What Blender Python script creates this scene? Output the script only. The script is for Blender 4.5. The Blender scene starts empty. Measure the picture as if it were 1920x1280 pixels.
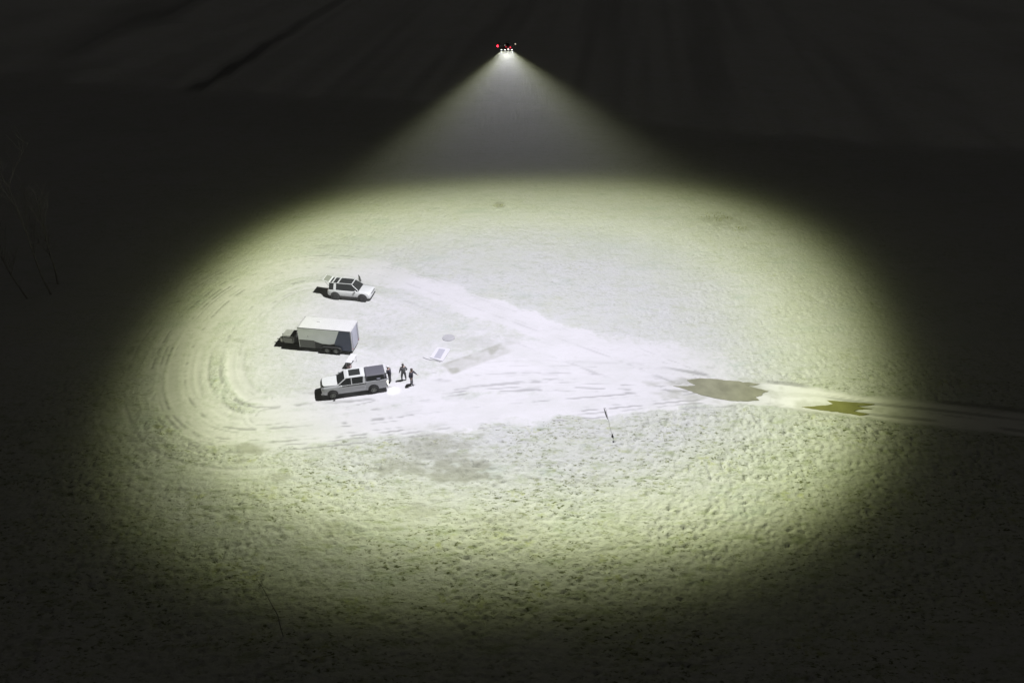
import bpy, bmesh, math, random
import numpy as np
from mathutils import Vector, Matrix
random.seed(7)
R = math.radians
scn = bpy.context.scene
COL = scn.collection

# ------------------------------------------------------------------ camera
CAM_H, PITCH, F = 45.0, 32.0, 1584.0           # metres, degrees, focal length in 1/1920 frame widths
cd = bpy.data.cameras.new('camera'); cam = bpy.data.objects.new('camera', cd); COL.objects.link(cam)
cd.sensor_width = 36.0; cd.lens = 36.0*F/1920.0; cd.clip_start = 0.5; cd.clip_end = 6000
cam.location = (0, 0, CAM_H); cam.rotation_euler = (R(90-PITCH), 0, 0)
scn.camera = cam

def G(px, py, z=0.0):
    """where the view ray of a photo position meets the level z (ground survey of the photo)"""
    yc = (py-640.0)/F; xc = (px-960.0)/F
    c, s = math.cos(R(PITCH)), math.sin(R(PITCH))
    dn = s+yc*c; fw = c-yc*s
    t = (CAM_H-z)/dn
    return Vector((xc*t, fw*t, z))

# ------------------------------------------------------------------ night: faint skyglow, no sun
scn.view_settings.view_transform = 'Standard'
scn.view_settings.look = 'None'
scn.view_settings.exposure = 0.0
scn.view_settings.gamma = 1.0
w = bpy.data.worlds.new('World'); scn.world = w; w.use_nodes = True
bg = w.node_tree.nodes['Background']
bg.inputs[0].default_value = (1.0, 0.95, 0.91, 1); bg.inputs[1].default_value = 0.024

# ------------------------------------------------------------------ the drone's lamps
NADIR = G(952, 690)
LAMP = Vector((NADIR.x, NADIR.y, 29.6))
def aim(right, ahead): return Vector((math.tan(R(right)), math.tan(R(ahead)), -1)).normalized()
AXES = [aim(-1.3, 4.6), aim(1.3, 8.6), aim(1.6, 9.6), aim(2.8, 10.3)]      # the four heads spread slightly
LAMP_POWER = 72500.0

def lamp_nodes(ld, AXIS):
    ld.use_nodes = True
    nt = ld.node_tree; N = nt.nodes; L = nt.links
    em = N['Emission']
    geo = N.new('ShaderNodeNewGeometry')
    dot = N.new('ShaderNodeVectorMath'); dot.operation = 'DOT_PRODUCT'; dot.inputs[1].default_value = AXIS
    L.new(geo.outputs['Incoming'], dot.inputs[0])
    ab = N.new('ShaderNodeMath'); ab.operation = 'ABSOLUTE'; L.new(dot.outputs['Value'], ab.inputs[0])
    ac = N.new('ShaderNodeMath'); ac.operation = 'ARCCOSINE'; L.new(ab.outputs[0], ac.inputs[0])
    sc = N.new('ShaderNodeMath'); sc.operation = 'MULTIPLY'; sc.inputs[1].default_value = 180/math.pi/90.0
    # square lens array: the footprint reaches a little further along its diagonals
    sp = N.new('ShaderNodeSeparateXYZ'); L.new(geo.outputs['Incoming'], sp.inputs[0])
    def mth(op, a, b=None):
        m = N.new('ShaderNodeMath'); m.operation = op
        for k, v in enumerate((a, b)):
            if v is None: continue
            if isinstance(v, (int, float)): m.inputs[k].default_value = v
            else: L.new(v, m.inputs[k])
        return m.outputs[0]
    px = mth('SUBTRACT', mth('DIVIDE', sp.outputs['X'], sp.outputs['Z']), AXIS.x/AXIS.z)
    py = mth('SUBTRACT', mth('DIVIDE', sp.outputs['Y'], sp.outputs['Z']), AXIS.y/AXIS.z)
    r2 = mth('ADD', mth('ADD', mth('MULTIPLY', px, px), mth('MULTIPLY', py, py)), 1e-5)
    q = mth('DIVIDE', mth('MULTIPLY', mth('MULTIPLY', px, py), 2.0), r2)
    k = mth('SUBTRACT', 1.0, mth('MULTIPLY', mth('MULTIPLY', q, q), .040))
    L.new(mth('MULTIPLY', ac.outputs[0], k), sc.inputs[0])
    prof = N.new('ShaderNodeValToRGB'); L.new(sc.outputs[0], prof.inputs[0])
    stops = PROFILE
    cr = prof.color_ramp; cr.interpolation = 'LINEAR'
    cr.elements[0].position = 0; cr.elements[1].position = 1
    cr.elements[0].color = (stops[0][1],)*3+(1,); cr.elements[1].color = (stops[-1][1],)*3+(1,)
    for a, v in stops[1:-1]:
        e = cr.elements.new(a/90.0); e.color = (v, v, v, 1)
    tint = N.new('ShaderNodeValToRGB'); L.new(sc.outputs[0], tint.inputs[0])
    cr = tint.color_ramp
    cr.elements[0].position = 0; cr.elements[0].color = (*TINT[0][1], 1)
    cr.elements[1].position = 1; cr.elements[1].color = (*TINT[-1][1], 1)
    for a, v in TINT[1:-1]:
        e = cr.elements.new(a/90.0); e.color = (*v, 1)
    # bat-wing spread of a floodlight: stronger towards the rim
    sep = N.new('ShaderNodeSeparateXYZ'); L.new(geo.outputs['Incoming'], sep.inputs[0])
    az = N.new('ShaderNodeMath'); az.operation = 'ABSOLUTE'; L.new(sep.outputs['Z'], az.inputs[0])
    mx = N.new('ShaderNodeMath'); mx.operation = 'MAXIMUM'; mx.inputs[1].default_value = 0.5; L.new(az.outputs[0], mx.inputs[0])
    pw = N.new('ShaderNodeMath'); pw.operation = 'POWER'; pw.inputs[1].default_value = -BATWING; L.new(mx.outputs[0], pw.inputs[0])
    ml = N.new('ShaderNodeMath'); ml.operation = 'MULTIPLY'; L.new(prof.outputs[0], ml.inputs[0]); L.new(pw.outputs[0], ml.inputs[1])
    L.new(tint.outputs[0], em.inputs['Color']); L.new(ml.outputs[0], em.inputs['Strength'])

BATWING = 2.1
PROFILE = [(0, .96), (20, .97), (34, 1.0), (40, 1.07), (44.5, 1.05), (46.5, .90), (48, .62), (49, .38), (50, .19), (50.8, .095), (51.6, .045), (52.6, .020), (54.5, .008), (60, .0028), (70, .001), (90, 0.0)]
TINT = [(0, (.96, .94, 1.05)), (27, (.96, .945, 1.04)), (35, (.96, .96, .96)), (41, (.97, 1.0, .80)), (47, (.95, 1.0, .62)), (50, (.93, 1.0, .46)), (55, (.92, 1.0, .36)), (90, (1, 1, .7))]

# ------------------------------------------------------------------ helpers
def tag(o, label=None, cat=None, group=None, kind=None):
    if label: o['label'] = label
    if cat: o['category'] = cat
    if group: o['group'] = group
    if kind: o['kind'] = kind
    return o

def empty(name, loc, rz=0.0, label=None, cat=None, group=None):
    o = bpy.data.objects.new(name, None); COL.objects.link(o)
    o.empty_display_size = 0.3
    o.location = loc; o.rotation_euler = (0, 0, rz)
    return tag(o, label, cat, group)

def ob(name, bm, mat, parent=None, smooth=False, loc=None, rot=None):
    me = bpy.data.meshes.new(name)
    bmesh.ops.recalc_face_normals(bm, faces=bm.faces[:])
    bm.to_mesh(me); bm.free()
    for m in (mat if isinstance(mat, (list, tuple)) else [mat]): me.materials.append(m)
    if smooth:
        for p in me.polygons: p.use_smooth = True
    o = bpy.data.objects.new(name, me); COL.objects.link(o)
    if loc is not None: o.location = loc
    if rot is not None: o.rotation_euler = rot
    if parent is not None: o.parent = parent
    return o

def new(): return bmesh.new()

def box(bm, c, s, rot=None, bevel=0.0):
    """box of centre c and size s"""
    b2 = bmesh.new()
    bmesh.ops.create_cube(b2, size=1.0)
    for v in b2.verts: v.co = Vector((v.co.x*s[0], v.co.y*s[1], v.co.z*s[2]))
    if bevel: bmesh.ops.bevel(b2, geom=b2.edges[:], offset=bevel, segments=2, affect='EDGES')
    M = Matrix.Translation(c) @ (rot.to_4x4() if rot is not None else Matrix.Identity(4))
    bmesh.ops.transform(b2, matrix=M, verts=b2.verts)
    me = bpy.data.meshes.new('t'); b2.to_mesh(me); b2.free(); bm.from_mesh(me); bpy.data.meshes.remove(me)
    return bm

def tube(bm, a, b, r0, r1=None, n=10):
    a = Vector(a); b = Vector(b); r1 = r0 if r1 is None else r1
    d = (b-a); z = d.normalized()
    x = z.orthogonal().normalized(); y = z.cross(x)
    A = [bm.verts.new(a+(x*math.cos(t)+y*math.sin(t))*r0) for t in [2*math.pi*i/n for i in range(n)]]
    B = [bm.verts.new(b+(x*math.cos(t)+y*math.sin(t))*r1) for t in [2*math.pi*i/n for i in range(n)]]
    for i in range(n): bm.faces.new((A[i], A[(i+1) % n], B[(i+1) % n], B[i]))
    bm.faces.new(A[::-1]); bm.faces.new(B)
    return bm

def lathe_y(bm, prof, c, n=24):
    """prof: list of (y, r) turned round the local Y axis through c, closed at both ends"""
    rings = []
    for y, r in prof:
        rings.append([bm.verts.new((c[0]+r*math.cos(2*math.pi*i/n), c[1]+y, c[2]+r*math.sin(2*math.pi*i/n))) for i in range(n)])
    for a, b in zip(rings, rings[1:]):
        for i in range(n): bm.faces.new((a[i], a[(i+1) % n], b[(i+1) % n], b[i]))
    bm.faces.new(rings[0][::-1]); bm.faces.new(rings[-1])
    return bm

def loft(bm, rings):
    vs = [[bm.verts.new(p) for p in r] for r in rings]
    n = len(vs[0])
    for a, b in zip(vs, vs[1:]):
        for i in range(n): bm.faces.new((a[i], a[(i+1) % n], b[(i+1) % n], b[i]))
    bm.faces.new(vs[0][::-1]); bm.faces.new(vs[-1])
    return bm

def prism(bm, pts, y0, y1, axis='y'):
    """polygon (u, z) extruded between y0 and y1"""
    if axis == 'y': a = [bm.verts.new((u, y0, z)) for u, z in pts]; b = [bm.verts.new((u, y1, z)) for u, z in pts]
    elif axis == 'z': a = [bm.verts.new((u, v, y0)) for u, v in pts]; b = [bm.verts.new((u, v, y1)) for u, v in pts]
    n = len(pts)
    for i in range(n): bm.faces.new((a[i], a[(i+1) % n], b[(i+1) % n], b[i]))
    bm.faces.new(a[::-1]); bm.faces.new(b)
    return bm

def quadplate(bm, pts, th, nrm=None):
    """flat polygon of 3-D points given a thickness along its normal"""
    P = [Vector(p) for p in pts]
    n = nrm or (P[1]-P[0]).cross(P[2]-P[0]).normalized()
    a = [bm.verts.new(p) for p in P]; b = [bm.verts.new(p+n*th) for p in P]
    k = len(P)
    for i in range(k): bm.faces.new((a[i], a[(i+1) % k], b[(i+1) % k], b[i]))
    bm.faces.new(a[::-1]); bm.faces.new(b)
    return bm

# ------------------------------------------------------------------ materials
def mat(name, col, rough=0.6, metal=0.0, var=0.12, scale=6.0, coat=0.0, bump=0.0):
    m = bpy.data.materials.new(name); m.use_nodes = True
    nt = m.node_tree; N = nt.nodes; L = nt.links; p = N['Principled BSDF']
    tc = N.new('ShaderNodeTexCoord')
    no = N.new('ShaderNodeTexNoise'); no.inputs['Scale'].default_value = scale; no.inputs['Detail'].default_value = 5
    L.new(tc.outputs['Object'], no.inputs['Vector'])
    mp = N.new('ShaderNodeMapRange'); mp.inputs['From Min'].default_value = .25; mp.inputs['From Max'].default_value = .75
    mp.inputs['To Min'].default_value = 1-var; mp.inputs['To Max'].default_value = 1+var*.5
    L.new(no.outputs[0], mp.inputs['Value'])
    mx = N.new('ShaderNodeMix'); mx.data_type = 'RGBA'; mx.blend_type = 'MULTIPLY'; mx.inputs['Factor'].default_value = 1
    mx.inputs['A'].default_value = (*col, 1); L.new(mp.outputs[0], mx.inputs['B'])
    L.new(mx.outputs['Result'], p.inputs['Base Color'])
    p.inputs['Roughness'].default_value = rough; p.inputs['Metallic'].default_value = metal
    p.inputs['Coat Weight'].default_value = coat
    if bump:
        b = N.new('ShaderNodeBump'); b.inputs['Strength'].default_value = bump; b.inputs['Distance'].default_value = .02
        L.new(no.outputs[0], b.inputs['Height']); L.new(b.outputs[0], p.inputs['Normal'])
    return m

def glow(name, col, strength):
    m = bpy.data.materials.new(name); m.use_nodes = True
    p = m.node_tree.nodes['Principled BSDF']
    p.inputs['Base Color'].default_value = (.1, .1, .1, 1)
    p.inputs['Emission Color'].default_value = (*col, 1); p.inputs['Emission Strength'].default_value = strength
    return m

M = dict(
    white_paint=mat('white_paint', (.50, .51, .51), .28, coat=.3, var=.05),
    silver_paint=mat('silver_paint', (.42, .43, .44), .32, .25, coat=.3, var=.06),
    trailer_white=mat('trailer_white', (.465, .465, .47), .45, var=.05, scale=1.5),
    trailer_side=mat('trailer_side', (.66, .69, .66), .28, .45, var=.08, scale=1.2),
    trailer_grey=mat('trailer_grey', (.115, .12, .11), .4, var=.1),
    trailer_blue=mat('trailer_blue', (.075, .095, .15), .35, var=.15, scale=2),
    trailer_rear=mat('trailer_rear', (.30, .305, .36), .4, var=.1, scale=2),
    glass=mat('dark_glass', (.028, .03, .03), .12, var=.1),
    black=mat('black_plastic', (.028, .028, .028), .55),
    canopy=mat('canopy_grey', (.085, .085, .10), .5, var=.1),
    tyre=mat('tyre_rubber', (.03, .03, .03), .85, bump=.3, scale=30),
    dark_rim=mat('dark_rim', (.06, .06, .06), .4, .5),
    rim=mat('rim_alloy', (.20, .21, .19), .4, .5),
    steel=mat('galvanised_steel', (.38, .38, .37), .4, .7),
    grey_box=mat('grey_box_lid', (.24, .245, .225), .5),
    dark=mat('dark_frame', (.05, .05, .048), .7),
    bottle=mat('white_bottle', (.55, .55, .50), .45),
    red=mat('red_lens', (.35, .02, .02), .3),
    lamp_glass=mat('lamp_glass', (.55, .55, .55), .15),
    jacket_grey=mat('grey_jacket', (.13, .13, .13), .9, bump=.4, scale=12),
    trouser_grey=mat('grey_trousers', (.09, .09, .095), .9, bump=.3, scale=12),
    jacket_dark=mat('dark_jacket', (.048, .045, .06), .85, bump=.4, scale=12),
    trouser_light=mat('light_trousers', (.20, .20, .22), .9, bump=.3, scale=12),
    skin=mat('skin', (.32, .22, .17), .6),
    hair=mat('hair', (.05, .04, .035), .8),
    cap=mat('white_cap', (.55, .55, .55), .8),
    table=mat('table_white', (.56, .56, .57), .45, var=.04),
    card=mat('cardboard', (.36, .27, .26), .85),
    mat_white=mat('mat_white', (.50, .495, .52), .7, var=.04),
    mat_grey=mat('mat_grey', (.33, .33, .37), .8),
    disc=mat('disc_grey', (.32, .32, .325), .85, var=.15, scale=3),
    drone=mat('drone_body', (.05, .05, .05), .5),
    flag=mat('flag_cloth', (.27, .265, .28), .9),
    pole=mat('pole_white', (.40, .40, .40), .5),
    bark=mat('bark', (.25, .24, .22), .9, var=.3, scale=4, bump=.5),
    weed=mat('weed', (.21, .22, .12), .9, var=.4),
)

# ------------------------------------------------------------------ numeric noise
_rng = np.random.RandomState(11)
_LAT = _rng.rand(512, 512).astype(np.float32)
def noise(x, y, seed=0):
    x = x+seed*37.13+1000; y = y+seed*17.71+1000
    xi = np.floor(x).astype(int); yi = np.floor(y).astype(int)
    fx = x-xi; fy = y-yi
    fx = fx*fx*(3-2*fx); fy = fy*fy*(3-2*fy)
    a = _LAT[xi % 512, yi % 512]; b = _LAT[(xi+1) % 512, yi % 512]
    c = _LAT[xi % 512, (yi+1) % 512]; d = _LAT[(xi+1) % 512, (yi+1) % 512]
    return (a*(1-fx)+b*fx)*(1-fy)+(c*(1-fx)+d*fx)*fy
def fbm(x, y, o=3, seed=0):
    s = 0; a = .5; t = 0
    for k in range(o):
        s = s+a*noise(x*2**k, y*2**k, seed+k*5); t += a; a *= .5
    return s/t
def sst(a, b, x):
    t = np.clip((x-a)/(b-a), 0, 1); return t*t*(3-2*t)

# ------------------------------------------------------------------ ground survey: tracks traced on the ground plane
def line(pts):
    P = [np.array(list(G(*p))[:2]) for p in pts]; out = []
    for i in range(len(P)-1):
        a, b, c, d = P[max(i-1, 0)], P[i], P[i+1], P[min(i+2, len(P)-1)]
        for t in (0, .33, .67):
            out.append(.5*((2*b)+(-a+c)*t+(2*a-5*b+4*c-d)*t*t+(-a+3*b-3*c+d)*t**3))
    out.append(P[-1]); return np.array(out)
MAIN = line([(2400, 858), (2100, 822), (1920, 797), (1750, 777), (1620, 764), (1500, 746), (1430, 738), (1340, 728), (1250, 712)])
LOOP = line([(1270, 712), (1150, 664), (1050, 628), (950, 592), (850, 556), (760, 524), (690, 505), (610, 496), (530, 506),
             (455, 538), (395, 585), (352, 645), (335, 705), (345, 755), (385, 795), (450, 812), (560, 806), (680, 796),
             (800, 782), (920, 767), (1050, 755), (1160, 746), (1270, 735), (1345, 731)])
LOW = line([(1275, 716), (1150, 712), (1000, 708), (870, 716), (740, 735), (610, 762), (500, 778)])
def dist(P, X, Y):
    best = np.full(X.shape, 1e9); al = np.zeros(X.shape); sd = np.ones(X.shape); acc = 0
    for (x0, y0), (x1, y1) in zip(P, P[1:]):
        dx, dy = x1-x0, y1-y0; L2 = dx*dx+dy*dy; L = math.sqrt(L2)
        t = np.clip(((X-x0)*dx+(Y-y0)*dy)/L2, 0, 1)
        d = np.hypot(X-x0-t*dx, Y-y0-t*dy)
        m = d < best
        best = np.where(m, d, best); al = np.where(m, acc+t*L, al)
        sd = np.where(m, np.sign(dx*(Y-y0)-dy*(X-x0)), sd)
        acc += L
    return best, al, sd
def inside(P, X, Y):
    r = np.zeros(X.shape, bool); n = len(P)
    for i in range(n):
        x0, y0 = P[i]; x1, y1 = P[(i+1) % n]
        if y0 == y1: continue
        c = ((y0 > Y) != (y1 > Y)) & (X < (x1-x0)*(Y-y0)/(y1-y0)+x0)
        r ^= c
    return r
def blob(px, py, rx, ry, X, Y, seed, rag=1.0):
    """ragged patch with radii in metres; 1 inside"""
    c = G(px, py)
    q = np.hypot((X-c.x)/rx, (Y-c.y)/ry)+rag*(fbm(X*.9, Y*1.4, 3, seed)-.5)*2
    return 1-sst(.45, 1.25, q)

def surface(X, Y):
    """wear, rut, wet, far-field tone and height of the ground at X, Y"""
    dm, am, sm = dist(MAIN, X, Y); dl, alo, sl = dist(LOOP, X, Y); dw, aw, sw = dist(LOW, X, Y)
    en = (fbm(X*.35, Y*.5, 4, 3)-.5)
    near_road = 1-sst(8, 30, X-10)
    wm = 1-sst(1.35, 2.25, dm+en*1.0)
    wl = 1-sst(1.2, 3.4, dl+en*2.6)
    # the upper arm of the loop is the widest and the most worn
    ww = 1-sst(1.0, 3.0, dw+en*2.0)
    ins = inside(LOOP, X, Y)
    lot = np.where(ins, 1.0, 0.0)
    c = G(520, 660); q = np.hypot((X-c.x)/12, (Y-c.y)/14)
    lot = lot*(0.50+.6*(fbm(X*.16, Y*.2, 3, 9)-.5))
    junction = 1-sst(3, 9, np.hypot((X-G(1100, 690).x)*.45, Y-G(1100, 690).y)+en*3)
    leftside = 1-sst(-22, -8, X)
    wear = np.maximum.reduce([wm, wl*(1.0-.35*leftside), ww*.95, lot, junction])
    ring = (noise(dl*sl/.32, dl*0, 61)*.5+noise(dl*sl/.8, dl*0, 62)*.5-.5)*sst(.3, .6, fbm(X/7, Y/7, 3, 63))
    wear = np.clip(wear+ring*1.4*leftside*(1-sst(4, 10, dl)), 0, 1)
    # streaks along the wheel tracks
    def streak(d, s, a, seed):
        u = d*s
        v = noise(u/.24, u*0, seed)*.6+noise(u/.55, u*0, seed+3)*.4
        return sst(.52, .74, v+.35*(fbm(X/6, Y/5, 3, seed+7)-.5))
    lowarm = sst(66, 60, Y) if False else 1-sst(62, 70, Y)
    st = np.maximum(streak(dl, sl, alo, 21)*(1-sst(2.5, 7.5+3*leftside, dl)), streak(dw, sw, aw, 31)*(1-sst(1.8, 4.5, dw)))
    st = np.maximum(st, streak(dm, sm, am, 41)*(1-sst(1.6, 2.6, dm))*.6)
    rut = st*(.42+.58*np.maximum(lowarm, leftside*.7))*sst(.35, .6, fbm(X*.25, Y*.3, 3, 17)+.08)
    rut = rut*sst(.36, .60, fbm(X/1.4, Y/.8, 3, 18))
    # two clear wheel ruts on the outgoing road
    for off in (-.85, .85):
        e = np.abs(dm*sm-off)
        rut = np.maximum(rut, (1-sst(.12, .34, e))*sst(.2, .5, noise(am/4.5, am*0+off, 51))*sst(24, 30, X))
    rut = np.maximum(rut, (1-sst(.12, .35, np.abs(dm*sm+2.1)))*sst(.35, .55, noise(am/3.0, am*0, 53))*sst(12, 18, X))
    # damp and dark patches
    wet = np.zeros_like(X)
    a = G(838, 692); b = G(950, 650)
    dx, dy = b.x-a.x, b.y-a.y; LL = dx*dx+dy*dy
    t = ((X-a.x)*dx+(Y-a.y)*dy)/LL; dd = np.abs((X-a.x)*dy-(Y-a.y)*dx)/math.sqrt(LL)
    wet = np.maximum(wet, (1-sst(.8, 1.15, dd+en*.5))*sst(-.04, .03, t)*(1-sst(.93, 1.05, t))*(.45+.45*sst(.4, .65, fbm(X*.8, Y*.8, 3, 19))+.4*np.exp(-((dd-.9)/.22)**2)*sst(.5, .65, fbm(X*.6, Y*.6, 2, 20))))
    for px, py, rx, ry, k, sd_ in ((458, 848, 1.5, 1.2, 1.0, 61), (860, 884, 3.0, 1.7, 1.2, 62), (750, 876, 1.9, 1.0, .9, 63),
                                   (820, 840, 3.6, 2.2, .75, 64), (935, 383, .9, 1.0, .9, 65), (525, 895, 1.2, .5, .7, 66),
                                   (790, 960, 1.6, .8, .5, 67), (465, 690, .7, .5, .4, 68), (450, 637, .6, .4, .4, 69),
                                   (700, 640, 3.0, 1.2, .25, 70), (900, 640, 3, 1.2, .3, 71), (1365, 415, 3.2, 2.2, .55, 72),
                                   (940, 980, 3.0, 1.4, .35, 73), (1345, 729, 5.2, 1.9, .6, 81), (1575, 765, 5.2, 1.2, .55, 82), (1490, 741, 2.2, .5, .3, 83), (1130, 905, 2.6, .9, .3, 74), (640, 990, 1.6, 1.0, .4, 75)):
        wet = np.maximum(wet, k*blob(px, py, rx, ry, X, Y, sd_))
    # far fields: lighter stubble beyond the headland, dark ditches between the strips
    # field edge runs from (0,150) through (720,200) to (1900,290)
    ea = G(60, 152); eb = G(1900, 285)
    e = (X-ea.x)*(eb.y-ea.y)-(Y-ea.y)*(eb.x-ea.x); e = e/math.hypot(eb.x-ea.x, eb.y-ea.y)   # <0 beyond
    beyond = 1-sst(-4, 4, e+(fbm(X*.03, Y*.03, 3, 5)-.5)*14)
    band = (1-beyond)*(1-sst(10, 40, np.abs(e)))
    tone = .55+.35*beyond-.10*band-.10*(1-sst(38, 62, Y))
    u = G(640, 0); v = G(400, 150)
    def strip(p, q_, wd, wob=2.0):
        A, B = G(*p), G(*q_)
        return 1-sst(wd*.5, wd, np.abs(((X-A.x)*(B.y-A.y)-(Y-A.y)*(B.x-A.x))/math.hypot(B.x-A.x, B.y-A.y)+wob*(noise(X*.1, Y*.1, 8)-.5)))
    far = beyond
    tone = tone-far*(.6*strip((640, 0), (400, 150), 2.6)+.4*strip((330, 10), (60, 135), 6)+.15*strip((1010, 0), (760, 190), 6))
    A_, B_ = G(400, 150), G(640, 0); nn = math.hypot(B_.x-A_.x, B_.y-A_.y)
    cr_ = ((X-A_.x)*(B_.y-A_.y)-(Y-A_.y)*(B_.x-A_.x))/nn
    tone = tone+far*(.34*(noise(cr_/2.6, Y/60, 93)-.5)+.30*(noise(cr_/9, Y/120, 94)-.5))+(1-far)*.10*(fbm(X/5, Y/12, 3, 95)-.5)
    tone = tone+far*(.3*strip((430, 60), (150, 150), 3)+.2*strip((300, 60), (130, 110), 3))
    tone = np.where(Y < 95, np.maximum(tone, .55), tone)
    tone = np.maximum(tone, .80*wm*sst(14, 26, X))      # the outgoing road is paler, sandy
    # height
    rough = nearf = 1-sst(54, 76, Y)
    clump_amt = np.clip((1-wear*1.25), 0, 1)
    amp = (.25+.75*nearf)*(.6+.4*sst(.3, .7, fbm(X*.12, Y*.12, 2, 77)))
    h1 = 1-np.abs(noise(X/.44, Y/.40, 81)*2-1)
    h2 = noise(X/.25, Y/.23, 82); h3 = fbm(X/.8, Y/.6, 2, 83)
    pits = sst(.66, .86, noise(X/.30, Y/.26, 84))*sst(.35, .6, fbm(X/3, Y/2.5, 2, 86))
    h = clump_amt*amp*(.085*h1+.10*h2+.06*h3-.18*pits)
    h = h+.010*fbm(X/.4, Y/.4, 2, 85)-.035*wear-.03*rut
    h = h+.25*(fbm(X*.05, Y*.05, 2, 91)-.5)*(1-wear)*sst(10, 40, np.hypot(X+5, Y-62))
    return wear, rut, wet, tone, h, rough*clump_amt

# spacing: dense where the lamp shines, growing towards the horizon
def axis_steps(lo, hi, dense, far_lo, far_hi, grow=1.35):
    mid = list(np.arange(lo, hi, dense))
    out = []; x = lo; s = dense*2
    while x > far_lo: x -= s; s *= grow; out.append(x)
    out = out[::-1]
    x = mid[-1]; s = dense*2; up = []
    while x < far_hi: x += s; s *= grow; up.append(x)
    return np.array(out+mid+up)
gx = axis_steps(-46, 50, .14, -900, 900, 1.15)
gy_mid = [28.0]
while gy_mid[-1] < 122: gy_mid.append(gy_mid[-1]+.10+.16*(gy_mid[-1]-28)/60)
lo = []; x = 28.0; s = .3
while x > -60: x -= s; s *= 1.15; lo.append(x)
hi = []; x = gy_mid[-1]; s = .5
while x < 2500: x += s; s *= 1.035; hi.append(x)
gy = np.array(lo[::-1]+gy_mid+hi)
X, Y = np.meshgrid(gx, gy, indexing='ij')
wear, rut, wet, tone, H, rgh = surface(X, Y)
# far columns hold no small relief
coarse = (X < -46) | (X > 50) | (Y > 122) | (Y < 28)
nx, ny = X.shape
idx = np.arange(nx*ny).reshape(nx, ny)
quads = np.stack([idx[:-1, :-1], idx[1:, :-1], idx[1:, 1:], idx[:-1, 1:]], -1).reshape(-1, 4)
co = np.stack([X, Y, H], -1).reshape(-1, 3)
WE, RU, WT, TO, RG = [a.reshape(-1).astype(np.float32) for a in (wear, rut, wet, tone, rgh)]

def ground_h(x, y):
    return float(surface(np.array([[x]], float), np.array([[y]], float))[4][0, 0])
def at(px, py):
    g = G(px, py); g.z = ground_h(g.x, g.y); return g

# --- ground material: frosted rough grass worn through to pale dirt
gm = bpy.data.materials.new('frosted_grass_and_dirt'); gm.use_nodes = True
nt = gm.node_tree; N = nt.nodes; L = nt.links; P = N['Principled BSDF']; P.inputs['Roughness'].default_value = .95
P.inputs['Specular IOR Level'].default_value = .15
tc = N.new('ShaderNodeTexCoord')
def nnoise(scale, detail=4, rough=.55, vec=None, sx=1, sy=1):
    mp = N.new('ShaderNodeMapping'); mp.inputs['Scale'].default_value = (sx, sy, 1)
    L.new(tc.outputs['Object'], mp.inputs[0])
    n = N.new('ShaderNodeTexNoise'); n.inputs['Scale'].default_value = scale; n.inputs['Detail'].default_value = detail
    n.inputs['Roughness'].default_value = rough; L.new(mp.outputs[0], n.inputs['Vector']); return n.outputs[0]
def mixc(f, a, b, blend='MIX'):
    m = N.new('ShaderNodeMix'); m.data_type = 'RGBA'; m.blend_type = blend
    if isinstance(f, float): m.inputs['Factor'].default_value = f
    else: L.new(f, m.inputs['Factor'])
    for k, v in (('A', a), ('B', b)):
        if isinstance(v, tuple): m.inputs[k].default_value = (*v, 1)
        else: L.new(v, m.inputs[k])
    return m.outputs['Result']
def remap(v, a, b, c=0.0, d=1.0):
    m = N.new('ShaderNodeMapRange'); m.interpolation_type = 'SMOOTHSTEP'
    for k, x in zip(('From Min', 'From Max', 'To Min', 'To Max'), (a, b, c, d)): m.inputs[k].default_value = x
    L.new(v, m.inputs['Value']); return m.outputs[0]
def attr(n):
    a = N.new('ShaderNodeAttribute'); a.attribute_name = n; return a.outputs['Fac']
g = mixc(remap(nnoise(.22, 5, .6), .35, .68), (.415, .425, .395), (.43, .435, .43))
g = mixc(remap(nnoise(.9, 5, .65, sx=.7), .48, .72, 0, .6), g, (.39, .405, .345))
g = mixc(remap(nnoise(.30, 5, .7, sx=.45), .54, .70, 0, .8), g, (.36, .39, .36))
g = mixc(remap(nnoise(.06, 3, .5), .5, .7, 0, .25), g, (.34, .37, .33))
def mul(a, b):
    m = N.new('ShaderNodeMath'); m.operation = 'MULTIPLY'; L.new(a, m.inputs[0])
    if isinstance(b, float): m.inputs[1].default_value = b
    else: L.new(b, m.inputs[1])
    return m.outputs[0]
g = mixc(mul(remap(nnoise(1.2, 7, .72, sx=.42), .50, .66), remap(attr('rough'), 0, 1, .35, .9)), g, (.285, .31, .23))
rgf = mul(remap(attr('rough'), 0, 1, .30, 1.0), remap(nnoise(.16, 4, .6, sx=.6), .36, .60, .30, 1.0))
g = mixc(mul(remap(nnoise(3.0, 7, .74, sx=.45), .53, .66), rgf), g, (.20, .215, .12))  # shade in the pits between grass clumps, painted in as dark flecks
g = mixc(mul(mul(remap(nnoise(.35, 5, .65), .52, .68), remap(nnoise(2.2, 4, .65), .45, .62)), rgf), g, (.33, .35, .19))
g = mixc(mul(remap(nnoise(4.6, 5, .64, sx=.5), .56, .64), rgf), g, (.09, .10, .045))  # finer, darker pit shade, also put into the grass colour
g = mixc(mul(remap(nnoise(1.9, 5, .7, sx=.55), .56, .70, 0, .6), rgf), g, (.50, .505, .475))
d_ = mixc(remap(nnoise(.35, 6, .65, sx=.5), .38, .66), (.485, .48, .485), (.45, .45, .445))
d_ = mixc(remap(nnoise(3.0, 6, .72, sx=.45), .53, .72, 0, .55), d_, (.40, .40, .385))
d_ = mixc(remap(nnoise(1.2, 6, .7, sx=.4), .55, .72, 0, .5), d_, (.51, .505, .51))
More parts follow.
